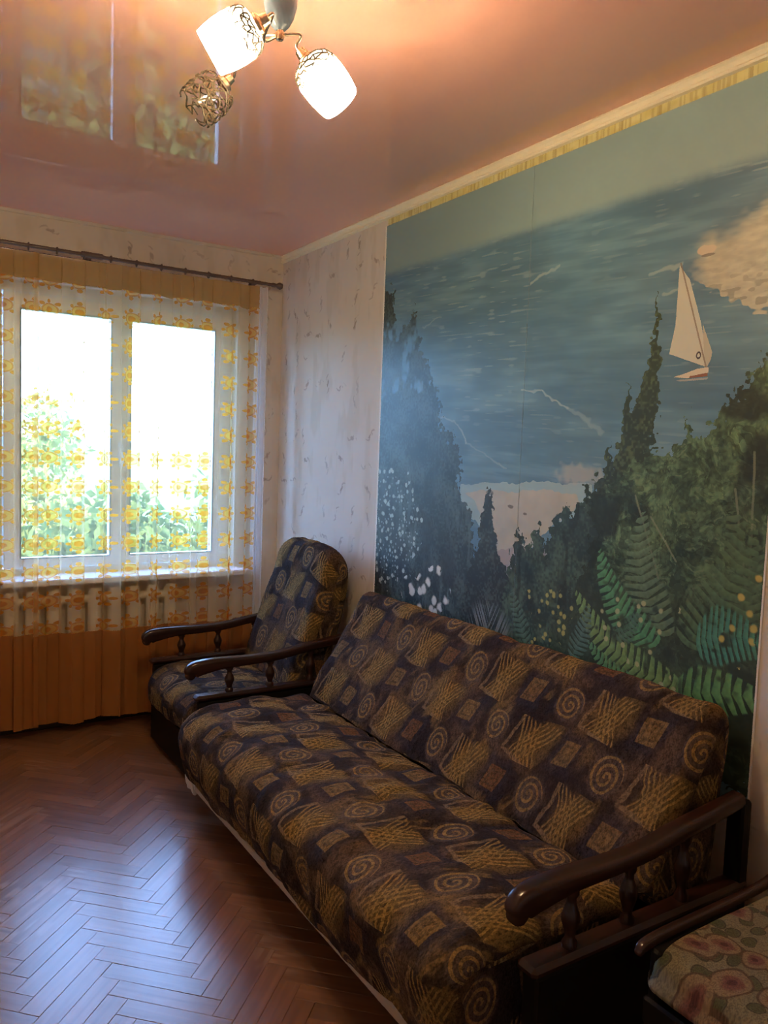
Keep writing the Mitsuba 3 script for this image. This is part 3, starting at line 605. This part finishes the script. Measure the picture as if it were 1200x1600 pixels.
def folds(ph):
    def f(x, z):
        a = np.interp(z, [0, .5, 2.3, 2.36], [1.25, 1.0, .55, .3])
        return -.150 - a * (.016 * np.sin(x * 33 + ph + .6 * np.sin(z * 1.3)) + .010 * np.sin(x * 61 + 2.1 * ph + .8 * np.sin(z * .9 + 1)) + .013 * np.sin(x * 12.5 + ph * .7))
    return f
def scallop(x): return 2.205 + .012 * np.abs(np.sin(x * math.pi / .14)) 
def curtain(key, x0, x1, ph, hem_top, bottom, label, z_top=2.332):
    yf = folds(ph); nx = max(60, int((x1 - x0) * 420))
    for part, zo, nz, mat in (('header', lambda x, t: z_top + (scallop(x) - z_top) * t, 6, 'mat_header'),
                              ('sheer_panel', lambda x, t: scallop(x) + (hem_top - scallop(x)) * t, 60, 'mat_sheer'),
                              ('bottom_border', lambda x, t: hem_top + (bottom(x) - hem_top) * t, 16, 'mat_hem')):
        m, uv = curtain_strip(x0, x1, zo, nz, yf, nx, .02, .0145)
        k = put(f'{key}__{part}', m, mat, True, uv)
        if part == 'bottom_border': tag(k, 'opaque orange lower border')
        if part == 'header': tag(k, 'scalloped orange heading')
    tag(key, label, 'curtain')
curtain('curtain', -1.340, -.205, 1.2, .515, lambda x: .055 + .02 * np.sin(x * 9.0 + 1.0) ** 2, 'wide sheer orange daisy curtain in front of the window, reaching to the armchair')
curtain('curtain_001', -2.25, -1.315, 2.6, .525, lambda x: .060 + 0 * x, 'sheer orange daisy curtain leaving the photo at its left edge')
m, uv = curtain_strip(-.222, -.142, lambda x, t: 2.335 + (.52 - 2.335) * t, 40, lambda x, z: -.128 - .012 * np.sin(x * 190 + .5 * np.sin(z * 2)), 60)
tag(put('tulle_curtain', m, 'mat_tulle', True, uv), 'narrow white tulle strip hanging at the right edge of the orange curtain', 'curtain')

# ------------------------------------------------------------------ outside: trees and lawn
def leaf_bsdf(c): return {'type': 'principledthin', 'base_color': {'type': 'rgb', 'value': list(c)}, 'roughness': 0.55, 'diff_trans': 0.8, 'spec_trans': 0.0, 'eta': 1.4}
for i, c in enumerate(((.18,.21,.06), (.085,.125,.045), (.22,.24,.08))): scene[f'mat_leaf_{i}'] = leaf_bsdf(c)
scene['mat_bark'] = two(principled((.12, .09, .065), .9))
def crown(cx, cy, cz, rx, ry, rz, n, size, seed):
    g = np.random.default_rng(seed); d = g.normal(size=(n, 3)); d /= np.linalg.norm(d, axis=1, keepdims=True)
    cl = g.normal(size=(26, 3)); cl /= np.linalg.norm(cl, axis=1, keepdims=True); cl *= g.uniform(.35, .95, (26, 1))
    which = g.integers(26, size=n); p = cl[which] + d * g.uniform(0, 1, (n, 1)) ** .6 * .36
    p = np.array([cx, cy, cz]) + p * [rx, ry, rz]
    a = g.normal(size=(n, 3)); a /= np.linalg.norm(a, axis=1, keepdims=True); b = np.cross(a, g.normal(size=(n, 3))); b /= np.linalg.norm(b, axis=1, keepdims=True)
    s = size * g.uniform(.6, 1.3, (n, 1)); v = np.stack([p - a * s, p - b * s * .5, p + a * s, p + b * s * .5], 1).reshape(-1, 3)
    k = np.arange(n) * 4
    return tm(v, np.vstack([np.stack([k, k + 1, k + 2], 1), np.stack([k, k + 2, k + 3], 1)]))
GZ = -3.6
trees = [(-2.4, 7.5, -1.0, 2.0, 1.6, 2.6, 0, 'sunlit yellow-green tree seen through the left window sash'), (1.7, 8.5, -1.3, 2.0, 1.8, 2.5, 1, 'green tree seen through the right window sash'),
         (6.0, 10.5, -.7, 2.2, 2.0, 2.9, 0, 'tall leafy tree at the right of the window view'), (-.4, 13.5, -.6, 2.6, 2.0, 3.0, 2, 'pale tree standing behind the gap of the nearer trees'), (-7.5, 10.0, -.4, 2.4, 2.0, 3.0, 1, 'dark green tree far left beyond the window'),
         (11.5, 15.0, -.2, 3.0, 2.4, 3.4, 1, 'broad green tree far right beyond the window')]
for i, (x, y, z, a, b, c, mt, lab) in enumerate(trees):
    key = 'tree' if i == 0 else f'tree_{i:03d}'
    put(key + '__crown', crown(x, y, z, a, b, c, 9000, .11, 40 + i), f'mat_leaf_{mt}')
    put(key + '__trunk', tube(spline([(x, y, GZ), (x + .1, y, GZ + 1.5), (x - .05, y + .1, z + c * .5)], 5), np.linspace(.20, .06, 11), 8), 'mat_bark', smooth=40)
    tag(key, lab, 'tree')
scene['mat_lawn'] = two(principled(lambda p, n, uv: mix((.03, .05, .015), (.06, .09, .03), fbm(p.x * 1.5, p.y * 1.5)), .9))
tag(put('ground', bx(-40, 40, WT + .05, 60, GZ - .2, GZ, 0), 'mat_lawn'), 'green ground far below the window', kind='structure')

# ------------------------------------------------------------------ sofa
YL, YR = -1.215, -3.020
seat_prof = [(-.40, .395), (-.55, .432), (-.72, .440), (-.86, .432), (-.945, .405), (-.982, .350), (-.978, .27), (-.955, .19), (-.925, .135), (-.86, .125), (-.60, .125), (-.42, .20)]
m, uv = cushion(seat_prof[::-1], YR + .012, YL, .05, .06, ny=110, wobble=.011, seed=2, u0=.0, w0=.07)
put('sofa__seat', m, 'mat_fabric', True, uv)
back_prof = [(-.402, .405), (-.372, .47), (-.325, .545), (-.272, .625), (-.222, .705), (-.182, .775), (-.150, .822), (-.110, .838), (-.072, .815), (-.060, .76), (-.075, .60), (-.10, .42), (-.14, .33), (-.30, .335)]
m, uv = cushion(back_prof, YR, YL - .008, .045, .035, ny=110, wobble=.006, seed=5, u0=-.003, w0=-.082)
put('sofa__backrest', m, 'mat_fabric', True, uv)
k = put('sofa__base_batten', bx(-.915, -.885, YR + .02, YL - .06, .098, .128, .004), 'mat_batten'); tag(k, 'pale wooden batten along the lower front edge')
put('sofa__storage_box', bx(-.885, -.12, YR + .03, YL - .05, .10, .30, .004), 'mat_dark_panel')
for x in (-.72, -.2):
    for y in (YR + .15, YL - .15): put('sofa__leg', lathe([(0, 0), (.022, 0), (.028, .02), (.032, .10), (0, .10)], (x, y, 0), n=14), 'mat_dark_panel', smooth=40)
ARM = [(-.845, .500, .020, .020), (-.835, .520, .033, .024), (-.79, .532, .032, .027), (-.70, .540, .025, .028), (-.58, .540, .021, .027), (-.45, .545, .020, .026), (-.32, .565, .020, .025), (-.20, .580, .020, .024), (-.10, .594, .019, .022)]
def arm_mesh(y, dz=0, dx=0, path=ARM): return moved(sweep_arm(path, .05), dx, y, dz)
def post(x, y, z0, z1):
    h = z1 - z0
    return lathe([(0, 0), (.017, 0), (.017, .10 * h), (.011, .16 * h), (.012, .24 * h), (.020, .42 * h), (.021, .50 * h), (.018, .58 * h), (.011, .72 * h), (.010, .80 * h), (.016, .88 * h), (.016, h), (0, h)], (x, y, z0), n=16)
def arm_z(x): return float(np.interp(x, [a[0] for a in ARM], [a[1] - a[2] for a in ARM]))
SAY = YR - .045
put('sofa__side_panel', cat(bx(-.80, -.07, SAY - .022, SAY + .022, .04, .375, .006), bx(-.80, -.76, SAY - .024, SAY + .024, .0, .375, .006), bx(-.11, -.07, SAY - .024, SAY + .024, 0, .61, .006)), 'mat_dark_panel')
put('sofa__arm_rail', bx(-.815, -.07, SAY - .030, SAY + .030, .375, .402, .010), 'mat_lacquer')
put('sofa__armrest', arm_mesh(SAY, .018), 'mat_lacquer', smooth=50)
for x in (-.685, -.50, -.305): put('sofa__arm_post', post(x, SAY, .400, arm_z(x) + .024), 'mat_lacquer', smooth=45)
tag('sofa', 'long click-clack sofa in brown and gold patterned fabric under the mural', 'sofa')

# ------------------------------------------------------------------ armchair in the corner
CY0, CY1 = -1.055, -.405                     # arm centre lines
put('armchair__side_panel', cat(bx(-.83, -.12, CY0 - .018, CY0 + .018, .02, .385, .006)), 'mat_dark_panel')
put('armchair__side_panel', cat(bx(-.83, -.12, CY1 - .018, CY1 + .018, .02, .385, .006)), 'mat_dark_panel')
put('armchair__front_panel', bx(-.840, -.815, CY0 + .005, CY1 - .005, .02, .20, .004), 'mat_dark_panel')
for y in (CY0, CY1):
    put('armchair__arm_rail', bx(-.845, -.12, y - .028, y + .028, .385, .412, .010), 'mat_lacquer')
    put('armchair__armrest', arm_mesh(y, 0, -.02), 'mat_lacquer', smooth=50)
    for x in (-.69, -.50, -.30): put('armchair__arm_post', post(x, y, .411, arm_z(x + .02) + .006), 'mat_lacquer', smooth=45)
for x in (-.78, -.2):
    for y in (CY0, CY1): put('armchair__leg', bx(x - .02, x + .02, y - .017, y + .017, 0, .025, .002), 'mat_dark_panel')
cs = [(-.30, .33), (-.42, .375), (-.58, .392), (-.72, .395), (-.82, .375), (-.868, .325), (-.868, .26), (-.845, .205), (-.78, .20), (-.5, .20), (-.32, .22)]
m, uv = cushion(cs[::-1], CY0 + .030, CY1 - .030, .035, ny=50, wobble=.007, seed=9, u0=.12, w0=.04)
put('armchair__seat', m, 'mat_fabric', True, uv)
cb = [(-.385, .37), (-.365, .47), (-.325, .58), (-.288, .68), (-.258, .77), (-.235, .845), (-.222, .92), (-.200, .985), (-.160, 1.015), (-.112, 1.005), (-.085, .95), (-.080, .85), (-.105, .70), (-.14, .55), (-.19, .40), (-.26, .34)]
def head(fy, sec):                            # the top is rounded in outline
    d = np.abs(fy - .5) * 2; drop = .095 * d ** 4.2
    k = np.clip((sec[:, 1] - .62) / .38, 0, 1) ** 1.5
    out = sec.copy(); out[:, 1] -= drop * k; return out
m, uv = cushion(cb, CY0 + .02, CY1 - .032, .055, ny=50, wobble=.007, seed=11, plan=head, u0=.05, w0=.0)
put('armchair__backrest', m, 'mat_fabric', True, uv)
tag('armchair', 'high-backed armchair in the window corner with dark arms and patterned fabric', 'armchair')

# white rag under the sofa's far front corner
g = np.random.default_rng(5)
rag = trimesh.creation.icosphere(subdivisions=3, radius=1.0)
v = rag.vertices.copy(); nn = np_noise(v[:, 0] * 3 + 5, v[:, 1] * 3 + v[:, 2] * 2 + 5, 2)
v = v * (0.7 + 0.6 * nn[:, None]); v = v * [.022, .026, .055]; v[:, 0] += -.012 * (v[:, 2] / .05)
rag.vertices = v + [-.888, -1.165, .090]
tag(put('white_rag', rag, 'mat_cloth_white', smooth=True), 'small crumpled white rag hanging below the sofa seat beside the armchair', 'rag')

# ------------------------------------------------------------------ floral chair at the lower right
FX0, FY1, FZ = -.640, -3.225, .452
seat = [(-.03, .470), (-.2, .480), (-.40, .481), (-.54, .476), (-.610, .460), (-.628, .425), (-.615, .385), (-.3, .37), (-.03, .38)]
m, uv = cushion(seat[::-1], FY1 - .50, FY1, .03, ny=40, wobble=.002, seed=14)
put('floral_chair__seat', m, 'mat_floral', True, uv)
rail = [(-.640, .462, .007, .009), (-.622, .473, .011, .011), (-.55, .480, .010, .011), (-.35, .483, .010, .011), (-.22, .488, .010, .011), (-.150, .503, .011, .011), (-.11, .535, .011, .011), (-.09, .60, .011, .011)]
k = put('floral_chair__side_rail', moved(sweep_arm(rail, .03), 0, FY1 + .012, -.004), 'mat_lacquer', smooth=50); tag(k, 'dark varnished wooden side rail')
put('floral_chair__frame', cat(bx(-.615, -.04, FY1 - .02, FY1 + .006, .30, .465, .006), bx(-.615, -.04, FY1 - .50, FY1 - .47, .30, .36, .006), bx(-.622, -.59, FY1 - .50, FY1 + .012, .30, .36, .006)), 'mat_dark_panel')
for x in (-.60, -.07):
    for y in (FY1 - .475, FY1 - .02): put('floral_chair__leg', tube([(x, y, 0), (x, y, .32)], [.016, .022], 10), 'mat_dark_panel', smooth=40)
tag('floral_chair', 'wooden chair with rose tapestry seat, cut off by the lower right corner', 'chair')

# ------------------------------------------------------------------ chandelier
scene['mat_shade_lit'] = two(principled((.9, .86, .76), .4))
scene['mat_lace'] = two(principled((.05, .036, .022), .6))
scene['mat_blueglass'] = two(principled((.16, .23, .33), .12, specular=.6))
scene['mat_clearglass'] = {'type': 'thindielectric', 'int_ior': 1.35}
SH = [(.020, .000), (.036, .004), (.046, .014), (.051, .030), (.0535, .052), (.0530, .075), (.0500, .098), (.0460, .116)]   # shade outline: radius, distance along its axis
def shade_r(s): return np.interp(s, [a[1] for a in SH], [a[0] for a in SH])
def lace(origin, axis, s0, s1, seed, n=15, rows=4, r=.0011):
    g = np.random.default_rng(seed); x, y, z = frame_of(axis); nodes = {}
    for i in range(rows + 1):
        for j in range(n):
            ph = (j + .5 * (i % 2) + g.uniform(-.3, .3)) * 2 * np.pi / n; s = s0 + (s1 - s0) * np.clip((i + g.uniform(-.3, .3)) / rows, 0, 1)
            nodes[i, j] = (ph, s)
    def pt(ph, s): return np.asarray(origin) + z * s + (shade_r(s) + .0012) * (np.cos(ph) * x + np.sin(ph) * y)
    out = []
    for (i, j), (ph, s) in nodes.items():
        for (a, b) in ((i + 1, j), (i + 1, j - 1 if i % 2 == 0 else j + 1), (i, j + 1)):
            if a > rows or g.random() < .38: continue
            ph2, s2 = nodes[a, b % n]; ph2 = ph + (ph2 - ph + np.pi) % (2 * np.pi) - np.pi
            bow = g.uniform(-.10, .10)
            out.append(tube([pt(ph + (ph2 - ph) * t + bow * math.sin(math.pi * t), s + (s2 - s) * t + .002 * bow * 20 * math.sin(math.pi * t)) for t in np.linspace(0, 1, 5)], r * g.uniform(.8, 1.6), 4))
    return cat(*out)
HUB = np.array([-1.195, -2.550, 2.375])
def lamp(center, axis, lit, seed, arm_mid):
    ax = np.asarray(axis, float); ax /= np.linalg.norm(ax); o = np.asarray(center) - ax * .060
    a = spline([HUB, HUB + np.asarray(arm_mid), o - ax * .040, o - ax * .02], 8)
    put('chandelier__arm', tube(a, .0035, 8), 'mat_brass', smooth=40)
    put('chandelier__holder', lathe([(0, -.030), (.012, -.028), (.014, -.012), (.022, -.006), (.023, .003), (.019, .006)], o, ax, 18), 'mat_brass', smooth=40)
    k = numbered('chandelier__shade')
    if lit:
        nb = 3
        scene[k] = mikit.ply(lathe(SH[nb:], o, ax, 36), 'mat_shade_lit', smooth=True, emitter={'type': 'area', 'radiance': {'type': 'rgb', 'value': [LAMP, LAMP * .765, LAMP * .43]}})
        inn = lathe([(a - .0012, b) for a, b in SH[2:]], o, ax, 36); inn.invert()
        scene[k + '__inner_face'] = mikit.ply(inn, 'mat_shade_lit', smooth=True, emitter={'type': 'area', 'radiance': {'type': 'rgb', 'value': [LAMP, LAMP * .765, LAMP * .43]}})
        band = k + '__lace_band'
        scene[band] = mikit.ply(lathe(SH[:nb + 1], o, ax, 36), 'mat_shade_lit', smooth=True, emitter={'type': 'area', 'radiance': {'type': 'rgb', 'value': [.95, .80, .45]}})
        tag(k, 'lit frosted glass shade')
        put(k + '__lace_pattern', lace(o, ax, .006, .040, seed), 'mat_lace')
    else:
        scene[k] = mikit.ply(lathe(SH, o, ax, 36), 'mat_clearglass', smooth=True); tag(k, 'unlit clear glass shade with dark tracery')
        put(k + '__lace_pattern', lace(o, ax, .010, .100, seed, 14, 7, .0016), 'mat_lace')
lamp((-1.3157, -2.5746, 2.320), (-.693, .516, -.503), True, 3, (-.03, .02, -.012))
lamp((-1.0992, -2.5874, 2.285), (.577, -.316, -.753), True, 4, (.04, -.02, .004))
lamp((-1.2440, -2.2150, 2.340), (-.66, .22, -.70), False, 6, (-.060, .10, .012))
put('chandelier__canopy', lathe([(0, 0), (.055, 0), (.055, .012), (.040, .026), (.012, .032), (0, .032)], (HUB[0], HUB[1], H - .0005), (0, 0, -1), 28), 'mat_brass', smooth=40)
put('chandelier__stem', tube([(HUB[0], HUB[1], H - .03), (HUB[0], HUB[1], HUB[2] - .005)], .007, 12), 'mat_brass', smooth=40)
k = put('chandelier__glass_bowl', lathe([(0, -.006), (.010, -.006), (.020, .004), (.030, .022), (.036, .045), (.037, .065), (.030, .066), (.008, .060)], HUB + [0, 0, .015], (0, 0, 1), 28), 'mat_blueglass', smooth=True); tag(k, 'blue-grey glass bowl')
put('chandelier__knob', lathe([(0, -.012), (.008, -.010), (.011, 0), (.008, .010), (0, .012)], HUB, (0, 0, 1), 16), 'mat_brass', smooth=40)
tag('chandelier', 'brass ceiling chandelier with two glowing glass shades and lace pattern', 'chandelier')
